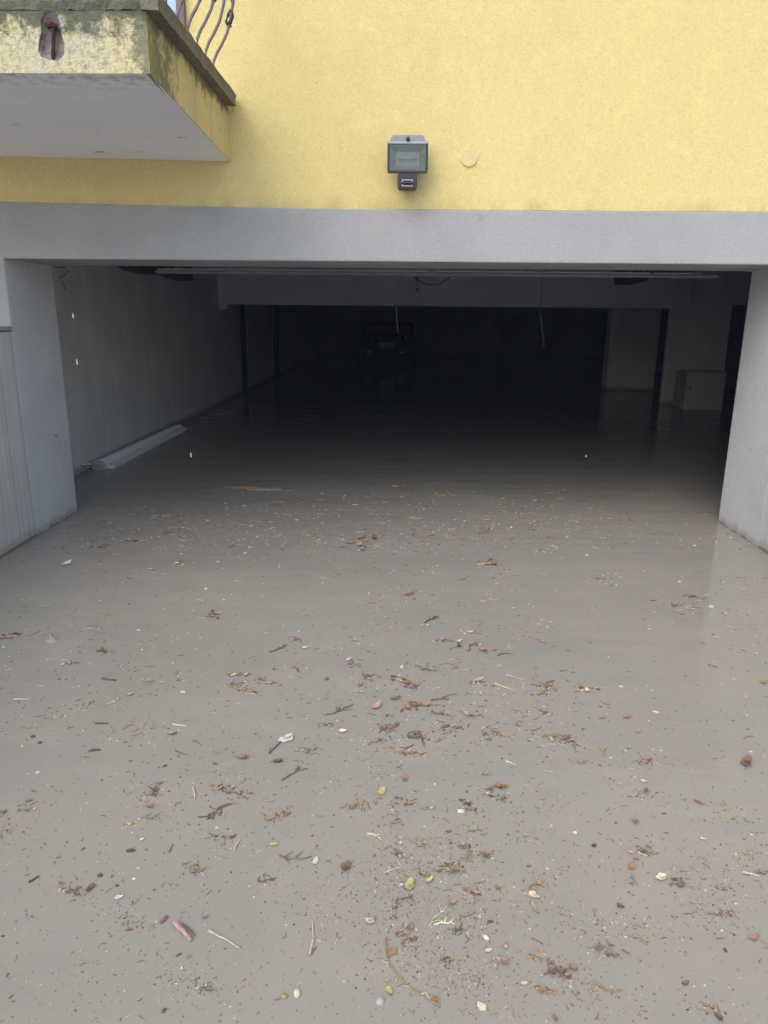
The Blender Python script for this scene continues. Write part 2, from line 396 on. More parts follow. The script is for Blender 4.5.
# coping with rough broken edge
def coping(p0, p1, wdt, z0, z1, name='coping', mat=None, amp=1):
    bm = bmesh.new(); p0 = Vector(p0); p1 = Vector(p1); d = (p1-p0); L = d.length; d.normalize(); nrm = Vector((d.y, -d.x, 0))
    N = int(L/.025); rows = []
    prof = [(-.0, z0), (wdt, z0), (wdt+.004, (z0+z1)/2), (wdt-.004, z1), (-.0, z1)]
    for i in range(N+1):
        c = p0 + d*(L*i/N); row = []
        for u, zz_ in prof:
            nn = noise.noise(Vector((c.x*14, c.y*14, zz_*40+u*20)))*.010 + noise.noise(Vector((c.x*50, c.y*50, zz_*90)))*.005; nn *= amp
            row.append(bm.verts.new(c + nrm*(u + (nn if u > .01 else 0)) + Vector((0,0,zz_+nn*.7))))
        rows.append(row)
    for a, b in zip(rows, rows[1:]):
        for k in range(4): bm.faces.new((a[k], a[k+1], b[k+1], b[k]))
    bm.faces.new(rows[0]); bm.faces.new(rows[-1][::-1])
    return obj(name, bm, mat or M_cop, house)
coping((BX-.02, DF-.02, 0), (BX-.02, BY-.012, 0), -.078, ZS-.002, ZS+.066)
coping((xl_, BY+.25, 0), (BX-.021, BY+.25, 0), .254, ZS+.001, ZS+.060, mat=M_balc, amp=1.5)
# railing
rail = thing('balcony_railing', '', '', (0,0,0)); del rail['label']; del rail['category']
rail.parent = house; rail.matrix_parent_inverse = world_of(house).inverted()
prof = [(0,0),(0,.05),(.003,.09),(.022,.13),(.05,.17),(.085,.23),(.108,.30),(.125,.37),(.137,.44),(.137,.52),(.12,.60),(.09,.68),(.05,.77),(.02,.85),(.005,.90),(0,.97)]
def baluster(x, y, dx, dy, leafy, parent):
    bm = bmesh.new(); z0 = ZS+.065
    sgn = 1
    add_tube(bm, [(x+dx*u, y+dy*u, z0+v) for u, v in prof], .0085, 8)
    b = obj('baluster', bm, M_iron, parent, smooth=True)
    return b
def scroll(x, y, dx, dy, h, parent):
    bm = bmesh.new(); z0 = ZS+.065
    base = Vector((x+dx*.085, y+dy*.085, z0+h))
    sx, sy = dx, dy
    pts = [base + Vector((sx*u, sy*u, v)) for u, v in ((.0,.0),(.022,.015),(.036,.045),(.030,.075),(.040,.11),(.030,.15),(.034,.18))]
    add_tube(bm, pts, .012, 7, .5)
    pts = [base + Vector((sx*u, sy*u, v)) for u, v in ((.030,.075),(.010,.05),(-.002,.02),(.012,-.012),(.026,-.004),(.024,.012))]
    add_tube(bm, pts, .010, 7, .5)
    obj('scroll_leaf', bm, M_iron_dk, parent, smooth=True)
XRL = BX+.005
ys_b = [4.692-.175*k for k in range(7)][::-1]
for i, y in enumerate(ys_b):
    baluster(XRL, y, 1, 0, 0, rail)
    if i % 2 == 0: scroll(XRL, y, 1, 0, .27, rail)
for i in range(21):
    baluster(XRL-.14-.14*i, BY+.04, 0, -1, 0, rail)
bm = bmesh.new(); add_box(bm, XRL-.02, XRL+.02, BY+.02, DF+.004, ZS+.99, ZS+1.015); add_box(bm, xl_, XRL-.021, BY+.02, BY+.06, ZS+.99, ZS+1.015)
obj('handrail', bm, M_iron, rail, bevel=.003)
# balcony door
bm = bmesh.new(); z0, z1 = ZS+.03, 5.15; fx1 = -1.345
add_box(bm, fx1-.05, fx1, DF-.03, DF+.02, z0, z1); add_box(bm, -2.75, -2.70, DF-.03, DF+.02, z0, z1); add_box(bm, -2.699, fx1-.051, DF-.03, DF+.02, z1-.05, z1)
fr = obj('balcony_door', bm, M_wood, house, bevel=.004)
bm = bmesh.new(); add_box(bm, fx1-.115, fx1-.052, DF-.012, DF+.018, z0, z1-.052); obj('pane', bm, M_bglass, fr)
bm = bmesh.new()
for a in (fx1-.16, -2.70, -2.06): add_box(bm, a, a+.044, DF-.014, DF+.018, z0, z1-.052)
obj('sash', bm, M_curt, fr)
bm = bmesh.new(); add_box(bm, -2.655, fx1-.161, DF-.004, DF+.018, z0, z1-.052); obj('pane', bm, M_bglass, fr)

# ---- ramp walls
def ramp_wall(x0, x1, ztop, label, over):
    t = thing('ramp_wall', label, 'wall', ((x0+x1)/2, 0, 0))
    bm = bmesh.new(); add_box(bm, x0, x1, -14, DF-.001, -.6, ztop); obj('wall', bm, M_rwall, t, bevel=.006)
    bm = bmesh.new(); add_box(bm, x0-.006, x1+.006, -14, DF-.002, ztop+.006, ztop+.034); obj('coping', bm, M_band, t, bevel=.004)
ramp_wall(XL-.25, XL, 1.462, 'grey rendered ramp wall with dark drip streaks left of the garage opening', 1)
ramp_wall(XR, XR+.25, 1.50, 'smooth grey ramp wall standing in the water right of the opening', 1)

# ---- floodlight
LX, LY, LZ = .022, 4.93, 2.532
M_rimc = plain('blue_grey_rim', (.36, .38, .46), .45)
fl = thing('floodlight', 'black and grey floodlight with motion sensor on the yellow wall', 'lamp', (LX, DF, LZ))
W_, H_ = .126, .083
bm = bmesh.new()     # housing: stepped tapered tub behind the rim
def ring(bm, y, w_, z0, z1): return [bm.verts.new((LX+sx*w_, y, LZ+z)) for sx, z in ((-1,z0),(1,z0),(1,z1),(-1,z1))]
r1 = ring(bm, LY-.03, W_-.006, -H_+.004, H_-.002); r2 = ring(bm, LY+.035, W_-.025, -H_+.03, H_-.002); r3 = ring(bm, LY+.07, W_-.06, -.03, .05)
bm.faces.new(r3)
for a, b in ((r1,r2),(r2,r3)):
    for i in range(4): bm.faces.new((a[i], a[(i+1)%4], b[(i+1)%4], b[i]))
housing = obj('housing', bm, M_blackp, fl, bevel=.005)
bm = bmesh.new(); ty = LY-.036   # rim frame
add_box(bm, LX-W_, LX+W_, ty, ty+.022, LZ+H_-.006, LZ+H_+.012); obj('rim', bm, M_rimc, fl, bevel=.004)
bm = bmesh.new(); add_box(bm, LX-W_+.003, LX+W_-.003, ty, ty+.02, LZ-H_-.004, LZ-H_+.008)
obj('rim', bm, M_blackp, fl, bevel=.003)
for a in (LX-W_+.001, LX+W_-.012):
    bm = bmesh.new(); add_box(bm, a, a+.011, ty-.002, ty+.02, LZ-H_+.009, LZ+H_-.007); obj('side_bracket', bm, M_blackp, fl, bevel=.002)
bm = bmesh.new(); add_prism(bm, [(LX-.112,LZ+H_+.013),(LX+.108,LZ+H_+.013),(LX+.092,LZ+H_+.05),(LX-.094,LZ+H_+.05)], 'y', LY-.02, LY+.055)
top = obj('top_cover', bm, plain('grey_top_cover', (.27, .27, .29), .5), fl, bevel=.006)
bm = bmesh.new(); add_tube(bm, [(LX, LY-.046, LZ+H_+.020), (LX, LY-.018, LZ+H_+.020)], .012, 12); obj('screw', bm, M_blackp, top, smooth=True)
bm = bmesh.new(); add_box(bm, LX-W_+.013, LX+W_-.013, ty+.006, ty+.010, LZ-H_+.011, LZ+H_-.007); obj('glass', bm, M_lglass, fl)
bm = bmesh.new()     # reflector trough
ra = ring(bm, ty+.013, W_-.014, -H_+.012, H_-.008); rb = ring(bm, LY+.03, W_-.055, -.035, .045)
for i in range(4): bm.faces.new((ra[i], ra[(i+1)%4], rb[(i+1)%4], rb[i]))
bm.faces.new(rb)
M_refl = plain('reflector', (.25, .275, .275), .4, .5, .2)
obj('reflector', bm, M_refl, fl)
bm = bmesh.new(); add_tube(bm, [(LX-.06, LY+.005, LZ), (LX+.06, LY+.005, LZ)], .006, 10); obj('halogen_tube', bm, M_refl, fl, smooth=True)
bm = bmesh.new(); add_prism(bm, [(LX-.058,LZ-H_-.007),(LX-.060,LZ-H_-.085),(LX-.052,LZ-H_-.098),(LX+.052,LZ-H_-.098),(LX+.060,LZ-H_-.085),(LX+.058,LZ-H_-.007)], 'y', LY-.045, LY+.03)
sen = obj('motion_sensor', bm, M_blackp, fl, bevel=.004)
bm = bmesh.new(); add_box(bm, LX-.034, LX+.034, LY-.050, LY-.0455, LZ-H_-.048, LZ-H_-.044); add_box(bm, LX-.034, LX+.034, LY-.050, LY-.0455, LZ-H_-.082, LZ-H_-.078)
add_box(bm, LX-.034, LX-.030, LY-.050, LY-.0455, LZ-H_-.0775, LZ-H_-.0485); add_box(bm, LX+.030, LX+.034, LY-.050, LY-.0455, LZ-H_-.0775, LZ-H_-.0485)
obj('sensor_window', bm, M_alu, sen)
bm = bmesh.new(); add_tube(bm, [(LX-.04+.01*k, LY-.048, LZ-H_-.0635) for k in range(9)], .008, 8); obj('sensor_lens', bm, M_dkmetal, sen)
bm = bmesh.new(); add_box(bm, LX-.045, LX+.045, LY+.031, DF+.01, LZ-.15, LZ-.05); obj('wall_bracket', bm, M_blackp, fl, bevel=.004)

# ---- overhead garage door gear
od = thing('overhead_door', 'grey overhead garage door stored open under the dark ceiling', 'garage door', (0, 6, 2.1))
bm = bmesh.new(); add_box(bm, -1.95, 2.45, 5.98, 6.03, 1.893, 1.918); obj('door_rail', bm, M_rail, od, bevel=.005)
bm = bmesh.new()
x = -1.93
while x < 2.3:
    L = random.uniform(.25, .9); add_box(bm, x, min(x+L, 2.32), 5.972, 6.02, 1.9225, 1.929); x += L+random.uniform(.012, .03)
obj('edge_strip', bm, M_alu, od)
for k in range(4):
    bm = bmesh.new(); add_box(bm, -2.6, 2.6, 6.4+.86*k, 7.25+.86*k, 2.27, 2.31); obj('door_panel', bm, M_door, od, bevel=.004)
for s, X in ((-1, -2.80), (1, 2.84)):
    bm = bmesh.new(); add_box(bm, X-.02, X+.02, 5.9, 10.2, 2.19, 2.24); obj('track', bm, M_dkmetal, od)
    for y, h, dp in ((6.7,.17,.45), (7.7,.19,.75), (9.0,.20,.8)):
        bm = bmesh.new(); add_prism(bm, [(y,2.188),(y+dp,2.188),(y+dp,2.19-h),(y+dp*.3,2.19-h*.9),(y,2.19-h*.7)], 'x', X-.13, X+.09)
        br = obj('hinge_bracket', bm, M_dkmetal, od, bevel=.004)
        bm = bmesh.new(); add_box(bm, X-.08, X+.03, y+dp+.02, y+dp+.1, 2.05, 2.15); add_tube(bm, [(X, y, 2.10), (X-s*.2, y+.1, 2.10)], .012, 8)
        obj('roller', bm, M_rail, br)
# dark power cable and plug
bm = bmesh.new(); add_tube(bm, [(.10+.275*t, 6.05, 1.884-.058*math.sin(math.pi*t)**.8) for t in [k/14 for k in range(15)]], .006, 8)
pc = tag(obj('power_cable', bm, M_blackp, smooth=True), 'short black cable sagging in a loop under the door rail', 'cable')
bm = bmesh.new(); add_tube(bm, [(.118,6.03,1.886), (.117,6.03,1.83), (.120,6.03,1.80)], .004, 7); add_tube(bm, [(.120,6.03,1.805), (.128,6.03,1.765)], .013, 9, 1.25)
tag(obj('hanging_plug', bm, M_blackp), 'small black plug hanging on its lead beside the sagging cable', 'plug')
bm = bmesh.new(); add_tube(bm, [(-.044,6.0,1.885), (-.043,6.0,1.75), (-.044,6.0,1.66), (-.040,6.0,1.56), (-.030,6.0,1.49), (-.020,6.0,1.45)], .0025, 7)
co = tag(obj('pull_cord', bm, M_cord, smooth=True), 'thin pale pull cord hanging from the middle of the door rail', 'cord')
bm = bmesh.new(); bmesh.ops.create_icosphere(bm, subdivisions=2, radius=.011, matrix=Matrix.Translation((-.046,5.99,1.865))); add_tube(bm, [(-.046,5.985,1.87),(-.02,5.985,1.882),(.004,5.985,1.874)], .006, 7)
obj('knot', bm, M_cord, co)
bm = bmesh.new(); bmesh.ops.create_icosphere(bm, subdivisions=2, radius=.012, matrix=Matrix.Translation((-.044,6.0,1.67)));
obj('toggle', bm, M_blackp, co)
# hook cable on left wall
bm = bmesh.new(); add_tube(bm, [(-2.72,5.9,1.935),(-2.68,5.9,1.925),(-2.63,5.9,1.93),(-2.61,5.9,1.90),(-2.64,5.9,1.87),(-2.68,5.9,1.85),(-2.66,5.9,1.81),(-2.645,5.9,1.76)], .0045, 7)
tag(obj('loose_cable', bm, M_rail, smooth=True), 'loose grey cable end curling behind the left jamb', 'cable')

# ---- things in the dark
cab = thing('cabinet', 'pale boxy cabinet half drowned in front of the rear column', 'cabinet', (5.43, 13.4, 0))
bm = bmesh.new(); add_box(bm, 5.08, 5.78, 13.2, 13.72, -.2, .66); obj('body', bm, plain('pale_cabinet', (.55,.55,.56), .7), cab, bevel=.01)
bm = bmesh.new(); add_box(bm, 5.10, 5.76, 13.18, 13.198, -.18, .60); dd = obj('door', bm, plain('pale_cabinet_door', (.60,.60,.61), .7), cab, bevel=.004)
bm = bmesh.new(); add_box(bm, 5.14, 5.16, 13.15, 13.178, .36, .42); obj('handle', bm, M_rail, dd)
bm = bmesh.new(); add_tube(bm, [(2.205,12,1.60),(2.235,12,1.45),(2.275,12.02,1.25),(2.305,12.05,1.12)], .015, 8, .8)
add_tube(bm, [(2.20,12,1.59),(2.19,12,2.3),(2.19,12,CEIL)], .006, 6)
tag(obj('hanging_strap', bm, plain('pale_strap', (.5,.5,.5), .7)), 'pale narrow strap hanging deep in the garage right of centre', 'strap')
car = thing('parked_car', 'dark car half sunk at the back of the flooded garage showing a pale plate', 'car', (-.45, 24, -.4))
bm = bmesh.new()
side = [(23.9,-.25),(23.85,.35),(23.95,.62),(24.9,.72),(25.6,1.28),(27.4,1.30),(28.3,.75),(28.6,.6),(28.6,-.25)]
add_prism(bm, [(a, b) for a, b in side], 'x', -1.33, .43); obj('body', bm, M_car, car, bevel=.08)
bm = bmesh.new(); add_prism(bm, [(24.93,.76),(25.55,1.24),(25.56,1.22),(24.97,.74)], 'x', -1.2, .3); obj('windscreen', bm, M_cglass, car)
bm = bmesh.new(); add_box(bm, -.69, -.20, 23.80, 23.83, .60, .70); add_box(bm, -.62,-.27, 23.80, 23.83, .53, .57); obj('number_plate', bm, M_plate, car)
for X in (-1.08, .02):
    bm = bmesh.new(); add_box(bm, X-.1, X+.12, 23.80, 23.88, .39, .44); obj('headlight', bm, M_lens, car, bevel=.02)
for X in (-1.38, .28):
    for Y in (24.7, 27.7):
        bm = bmesh.new(); add_tube(bm, [(X,Y,-.1),(X+.2,Y,-.1)], .33, 20); obj('wheel', bm, M_tyre, car)

# ---- long ribbed trough floating along the left wall
tr = thing('ribbed_trough', 'long pale ribbed plastic light cover floating against the left garage wall', 'light cover', (-3.15, 7.5, 0))
bm = bmesh.new()
pa, pb = Vector((-3.13, 7.42, 0)), Vector((-3.125, 10.1, 0)); NN = 90
prof2 = [(-.095,-.02),(-.095,.055),(-.07,.085),(-.02,.098),(.03,.085),(.06,.05),(.045,.03),(.045,-.02)]
rows = []
for i in range(NN*2+1):
    t = i/(NN*2); c = pa.lerp(pb, t); rib = 1 if (i % 4) < 2 else 0
    rows.append([bm.verts.new((c.x+u*(1+.05*rib*(u>.0)) + (.028*rib-.012 if u > .05 else 0), c.y, v*(1-.25*t) + (.0 if u < .02 else .014*rib))) for u, v in prof2])
for a, b in zip(rows, rows[1:]):
    for k in range(len(prof2)-1): bm.faces.new((a[k], a[k+1], b[k+1], b[k]))
bm.faces.new(rows[0]); bm.faces.new(rows[-1][::-1])
obj('cover', bm, M_whitep, tr)
bm = bmesh.new()
for k in range(50):
    t = (k+.5)/50; c = pa.lerp(pb, t); add_box(bm, c.x+.046, c.x+.125, c.y-.013, c.y+.013, -.02, .052*(1-.25*t))
gap_bm = bmesh.new(); add_box(gap_bm, pa.x+.0455, pa.x+.052, pa.y+.01, pb.y-.01, -.02, .028); obj('gap_shade_strip', gap_bm, M_blackp, tr)  # black strip added to stand for shade in the gaps between ribs
obj('rib_row', bm, plain('white_ribs', (.85,.85,.87), .4), tr)
bm = bmesh.new(); add_prism(bm, [(pa.x+u*.9, v*.9) for u, v in prof2], 'y', 7.36, 7.416); obj('end_cap', bm, M_alu, tr, bevel=.006)
bm = bmesh.new(); add_tube(bm, [(-3.24,7.38,.02),(-3.27,7.3,.05),(-3.24,7.22,.085),(-3.19,7.22,.09),(-3.16,7.33,.07)], .009, 7); obj('wire', bm, M_whitep, tr, smooth=True)

# ------------------------------------------------------------------ floating litter
COL = dict(orange=(.36,.20,.11), brown=(.20,.125,.085), dark=(.095,.078,.065), pale=(.68,.58,.45), white=(.68,.67,.64), yellow=(.58,.50,.20),
           tan=(.38,.26,.14), pink=(.46,.32,.28), green=(.33,.37,.20), red=(.22,.13,.095), grey=(.27,.25,.25), cream=(.78,.70,.48))
cmap = {}
def layer(bm): return bm.loops.layers.float_color.get('Col') or bm.loops.layers.float_color.new('Col')
def paint(bm, faces, col, var=.15):
    ly = layer(bm); k = 1+random.uniform(-var, var); col = [c*.90+m*.10 for c, m in zip(col, (.27, .26, .24))]   # silt film on everything afloat
    for f in faces:
        for lp in f.loops: lp[ly] = (*[min(1, c*k) for c in col], 1)
def leaf(bm, c, L, ang, col, wd=.5, curl=.15, lobes=0):
    d = Vector((math.cos(ang), math.sin(ang), 0)); nrm = Vector((-d.y, d.x, 0)); n = 7; rows = []
    bend = random.uniform(-.25, .25)
    for i in range(n+1):
        t = i/n; wv = math.sin(math.pi*min(1, t**.8))**.75*wd*L/2*(1+random.uniform(-.32,.25)) + .0004
        p = c + d*((t-.5)*L) + nrm*(bend*L*t*(1-t)) ; h = .0025 + curl*L*(t-.4)**2*2
        rows.append([bm.verts.new(p + nrm*(s*wv) + Vector((0,0, h + abs(s)*curl*wv*random.uniform(.6,1.4)))) for s in (-1, 0, 1)])
    fs = []
    for a, b in zip(rows, rows[1:]):
        for k in range(2): fs.append(bm.faces.new((a[k], a[k+1], b[k+1], b[k])))
    paint(bm, fs, col)
def twig(bm, c, L, ang, col, rad=.0016, wob=.12, branch=0, bend=0):
    d = Vector((math.cos(ang), math.sin(ang), 0)); nrm = Vector((-d.y, d.x, 0)); pts = []
    for i in range(7):
        t = i/6; pts.append(c + d*((t-.5)*L) + nrm*(L*(bend*(4*t*(1-t)-.5) + wob*random.uniform(-.5,.5)*.5)) + Vector((0,0,rad*.6+random.uniform(0,.0025))))
    paint(bm, add_tube(bm, pts, rad, 5, .55), col)
    for _ in range(branch):
        q = random.choice(pts[1:6]); a2 = ang + random.choice((-1,1))*random.uniform(.4,1.1)
        l2 = L*random.uniform(.15,.4); e = q + Vector((math.cos(a2)*l2, math.sin(a2)*l2, random.uniform(0,.004)))
        paint(bm, add_tube(bm, [q, q.lerp(e,.5)+Vector((0,0,.001)), e], rad*.7, 5, .4), col)
def chip(bm, c, L, ang, col, wd=.4, th=.25):
    n = random.randint(5, 7); pts = []
    for k in range(n):
        a = 2*math.pi*k/n + random.uniform(-.3,.3); x_, y_ = math.cos(a)*L/2, math.sin(a)*L/2*wd
        pts.append((x_*random.uniform(.75,1.1), y_*random.uniform(.7,1.2)))
    ca, sa = math.cos(ang), math.sin(ang); h = max(.0015, L*wd*th)
    lo = [bm.verts.new((c.x+x_*ca-y_*sa, c.y+x_*sa+y_*ca, -.001)) for x_, y_ in pts]
    hi = [bm.verts.new((c.x+(x_*ca-y_*sa)*.85, c.y+(x_*sa+y_*ca)*.85, h*random.uniform(.7,1.3))) for x_, y_ in pts]
    fs = [bm.faces.new(hi)] + [bm.faces.new((lo[i], lo[(i+1)%n], hi[(i+1)%n], hi[i])) for i in range(n)]
    paint(bm, fs, col)
def seed(bm, c, L, ang, col, wd=.7):
    r = bmesh.ops.create_icosphere(bm, subdivisions=2, radius=L/2, matrix=Matrix.Translation((c.x, c.y, L*.12)) @ Matrix.Rotation(ang,4,'Z') @ Matrix.Diagonal((1, wd, .55, 1)))
    fs = list({f for v in r['verts'] for f in v.link_faces}); paint(bm, fs, col)
def clump(bm, c, L, ang, col, mixc=('brown','tan','pale','dark','orange','pink'), asp=.45, dens=1.0):
    d = Vector((math.cos(ang), math.sin(ang), 0)); nrm = Vector((-d.y, d.x, 0))
    for _ in range(int(9*dens)+4):
        q = c + d*(random.gauss(0,.28)*L) + nrm*(random.gauss(0,.28)*L*asp)
        cc_ = col if random.random() < .5 else COL[random.choice(mixc)]
        r = random.random(); a = ang + random.gauss(0, .8)
        if r < .45: twig(bm, q, L*random.uniform(.2,.6), a, cc_, L*.018+.0004, .25, random.choice((0,0,1)), random.uniform(-.2,.2))
        elif r < .75: chip(bm, q, L*random.uniform(.1,.25), a, cc_, random.uniform(.35,.8))
        else: leaf(bm, q, L*random.uniform(.18,.35), a, cc_, random.uniform(.35,.6), .4)

# (x, y, kind, colour, size in picture px, angle in picture degrees)   l leaf  t twig  b branched twig  c clump  k chip  s seed
IT = '''
480 679 l yellow 9 20|505 688 t pale 22 -20|515 678 t pink 19 -14|542 687 c brown 27 12|602 718 l orange 8 5|627 718 l orange 9 0|638 731 l tan 8 80
604 753 b tan 13 65|580 762 b tan 18 5|643 764 k tan 8 10|502 788 l orange 14 -10|747 763 l red 14 80|644 782 l cream 9 -20|542 642 c tan 15 -20|482 648 c brown 36 -15
711 607 s white 5 0|697 597 c dark 18 -5|621 687 s white 4 0|656 712 k pale 8 -10|470 633 l pale 8 0|764 682 l tan 9 60
286 739 l white 19 20|275 748 t brown 16 45|243 758 l orange 12 -10|278 762 l red 12 0|212 786 k tan 8 0|215 764 k brown 7 0|341 710 b brown 27 22|409 707 c brown 42 3
343 732 l cream 9 -5|378 741 c tan 17 20|424 738 c brown 29 -18|407 753 c pink 34 -12|382 792 l yellow 10 60|382 777 k orange 5 90|405 779 l orange 8 80|444 759 k green 9 0
354 807 c tan 30 -15|397 822 c orange 12 30|464 803 c dark 17 -50|461 812 s white 8 0|473 829 l green 11 30|274 845 l yellow 10 0|280 815 c tan 24 30|294 774 b brown 28 25
218 811 c brown 24 40|315 862 l white 9 60|346 868 l brown 12 55|262 881 c red 18 10|374 836 b cream 14 -20|410 886 l yellow 13 80|391 871 b pale 14 20|429 881 l yellow 10 30
452 872 l tan 18 -12|485 856 l orange 12 -40|498 889 l orange 9 -60|498 787 l orange 9 -70|427 809 c tan 12 0|419 843 c tan 20 -20|237 845 t pale 11 60|295 858 b brown 32 -5
408 965 t tan 5 0|393 952 l orange 11 60|389 992 l yellow 11 -60|370 922 l pale 12 -20|394 909 c brown 15 80|453 903 l orange 10 10|467 903 k tan 6 0|438 916 b pale 26 50|444 924 b cream 20 5
490 922 k dark 9 10|486 938 s cream 7 -40|534 897 l cream 15 -35|534 907 t yellow 9 -60|503 963 l pink 19 -28|540 951 k orange 8 0|529 958 k tan 9 10|560 972 c brown 36 -30|524 984 l cream 8 0
545 992 c orange 20 -10|555 1019 l orange 10 -70|482 1007 k pale 15 -35|506 946 s pink 6 90|183 933 t pink 25 -48|224 940 t pale 37 -30|164 920 k red 16 42|129 930 k red 12 5
90 889 l brown 13 50|100 876 s dark 6 0|117 886 s dark 4 0|119 898 l white 11 15|138 868 k pale 6 0|134 879 s white 4 0|312 938 t pale 32 85|311 953 c tan 10 60|205 918 l orange 8 10
284 997 s tan 8 0|297 994 s pale 9 90|189 957 k orange 8 15|179 955 k dark 9 30|164 1011 s dark 6 60|319 941 s yellow 4 0
635 822 l orange 9 -40|661 879 l cream 13 12|643 853 c red 26 12|631 867 l orange 8 60|634 880 b tan 14 -70|681 885 c grey 26 -10|722 889 c red 14 -10|751 875 t white 18 -12|762 872 c red 12 10
754 939 l orange 11 0|766 948 k tan 8 0|605 988 b tan 30 -17|719 1019 l brown 13 -55|575 833 s white 5 0|594 846 s dark 5 20|623 907 s dark 4 -20|734 935 s dark 4 -20|722 804 k tan 9 10|699 803 k red 13 -30
67 564 l white 11 25|151 570 l yellow 8 0|14 636 c pink 32 12|113 654 k orange 9 5|70 664 c brown 14 10|151 682 c orange 13 0|178 675 c tan 9 70|130 695 l green 9 10|183 692 k white 6 0
114 702 b pale 14 25|109 680 t dark 14 -8|102 724 t dark 13 0|95 751 b dark 12 5|33 737 s dark 5 0|40 743 s dark 5 0|135 731 k orange 8 30|172 734 l tan 10 -10|180 726 t pale 14 -10|165 766 k dark 6 30|38 773 s pale 5 0|22 700 t pale 16 0
406 683 k white 7 0|402 667 k pale 6 80|429 670 c brown 16 -20|417 679 k tan 7 0|455 666 c tan 9 50|469 716 l pink 14 -25|518 724 c dark 13 0|511 764 t pale 12 -25|471 764 k orange 7 0|387 715 c tan 12 10
29 801 l orange 8 0|3 812 l orange 9 15|150 807 l orange 9 -10|134 824 c cream 14 20|152 819 b grey 22 -10|171 849 b tan 9 60|34 880 t dark 11 30|131 851 k dark 12 0|142 840 l white 6 20|169 831 k grey 7 0|217 828 s white 4 0|194 794 t pale 14 -80
101 547 c brown 18 10|130 541 c pink 26 0|176 564 c grey 18 -5|366 541 c tan 26 15|368 508 k tan 7 -10|297 520 k yellow 5 0|307 530 c pink 10 0|278 649 b brown 16 30|305 648 l white 8 0|294 669 c brown 14 -30|237 675 c tan 18 0|268 683 c orange 12 0
360 685 l orange 7 60|403 681 c brown 20 -20|430 620 b dark 14 30|489 564 c brown 22 -15|206 589 s white 4 0|485 775 c pink 12 20|440 700 b brown 18 5|445 640 c brown 20 0'''
items = []
for tok in IT.replace('\n', '|').split('|'):
    tok = tok.split()
    if len(tok) == 6: items.append((float(tok[0]), float(tok[1]), tok[2], tok[3], float(tok[4]), float(tok[5])))
NOUN = dict(l='leaf', t='twig', b='twig', c='clump', k='bark_chip', s='seed')
WORD = dict(l='leaf', t='straight twig', b='branched twig', c='debris clump', k='bark chip', s='round seed')
LAND = [((286,739),'the crumpled white leaf'), ((183,933),'the pink bark stick'), ((661,879),'the curled cream leaf'), ((134,824),'the cream stalk star'),
        ((464,803),'the dark leaf wad'), ((410,975),'the long curved stalk'), ((480,679),'the bright yellow leaf'), ((52,636),'the rain splash'),
        ((260,488),'the reed bundle'), ((627,718),'the middle orange leaf'), ((354,807),'the large tan clump'), ((545,992),'the orange clump'),
        ((312,938),'the upright pale stalk'), ((717,530),'the right jamb foot'), ((79,520),'the left jamb foot')]
SPECIAL = {(286,739):'crumpled white leaf, the largest pale one on the water', (183,933):'thick pink bark stick lying alone at lower left', (661,879):'curled cream leaf beside a dark speck at lower right',
  (134,824):'cream star of dried stalks floating on the left', (464,803):'dark wad of rotten leaves with a white seed against it', (480,679):'small bright yellow leaf beside the pale sticks',
  (627,718):'orange leaf, middle of three orange ones on the right', (354,807):'large tan clump of leaves and stalks in the centre', (545,992):'orange leafy clump near the bottom edge',
  (312,938):'upright pale stalk floating below the centre left'}
used = {}
def label_for(x, y, k, col, s):
    if (int(x), int(y)) in SPECIAL: return SPECIAL[(int(x), int(y))]
    best = sorted(LAND, key=lambda L: (L[0][0]-x)**2 + ((L[0][1]-y)*1.4)**2)
    szw = {'s': (4.5, 6.5), 'k': (7, 11)}.get(k, (11, 20))
    size = 'tiny' if s < szw[0] else ('small' if s < szw[1] else 'larger')
    for (lx, ly), nm in best[:6]:
        dx, dy = x-lx, y-ly; dd = math.hypot(dx, dy)
        if dd < 3: continue
        far = 'right beside and' if dd < 22 else 'close' if dd < 50 else 'some way' if dd < 85 else 'well' if dd < 130 else 'far'
        a = math.degrees(math.atan2(dy, dx))
        dr_ = ('right of','below right of','below','below left of','left of','above left of','above','above right of')[int(((a+22.5) % 360)//45)]
        lb = '%s %s %s floating %s %s %s' % (size, col, WORD[k], far, dr_, nm)
        if lb not in used: return lb
    return lb
def angle_on_water(x, y, a, s):
    p0 = water_pt(x, y); p1 = water_pt(x+math.cos(R(a))*s, y-math.sin(R(a))*s); v = p1-p0
    return math.atan2(v.y, v.x), v.length
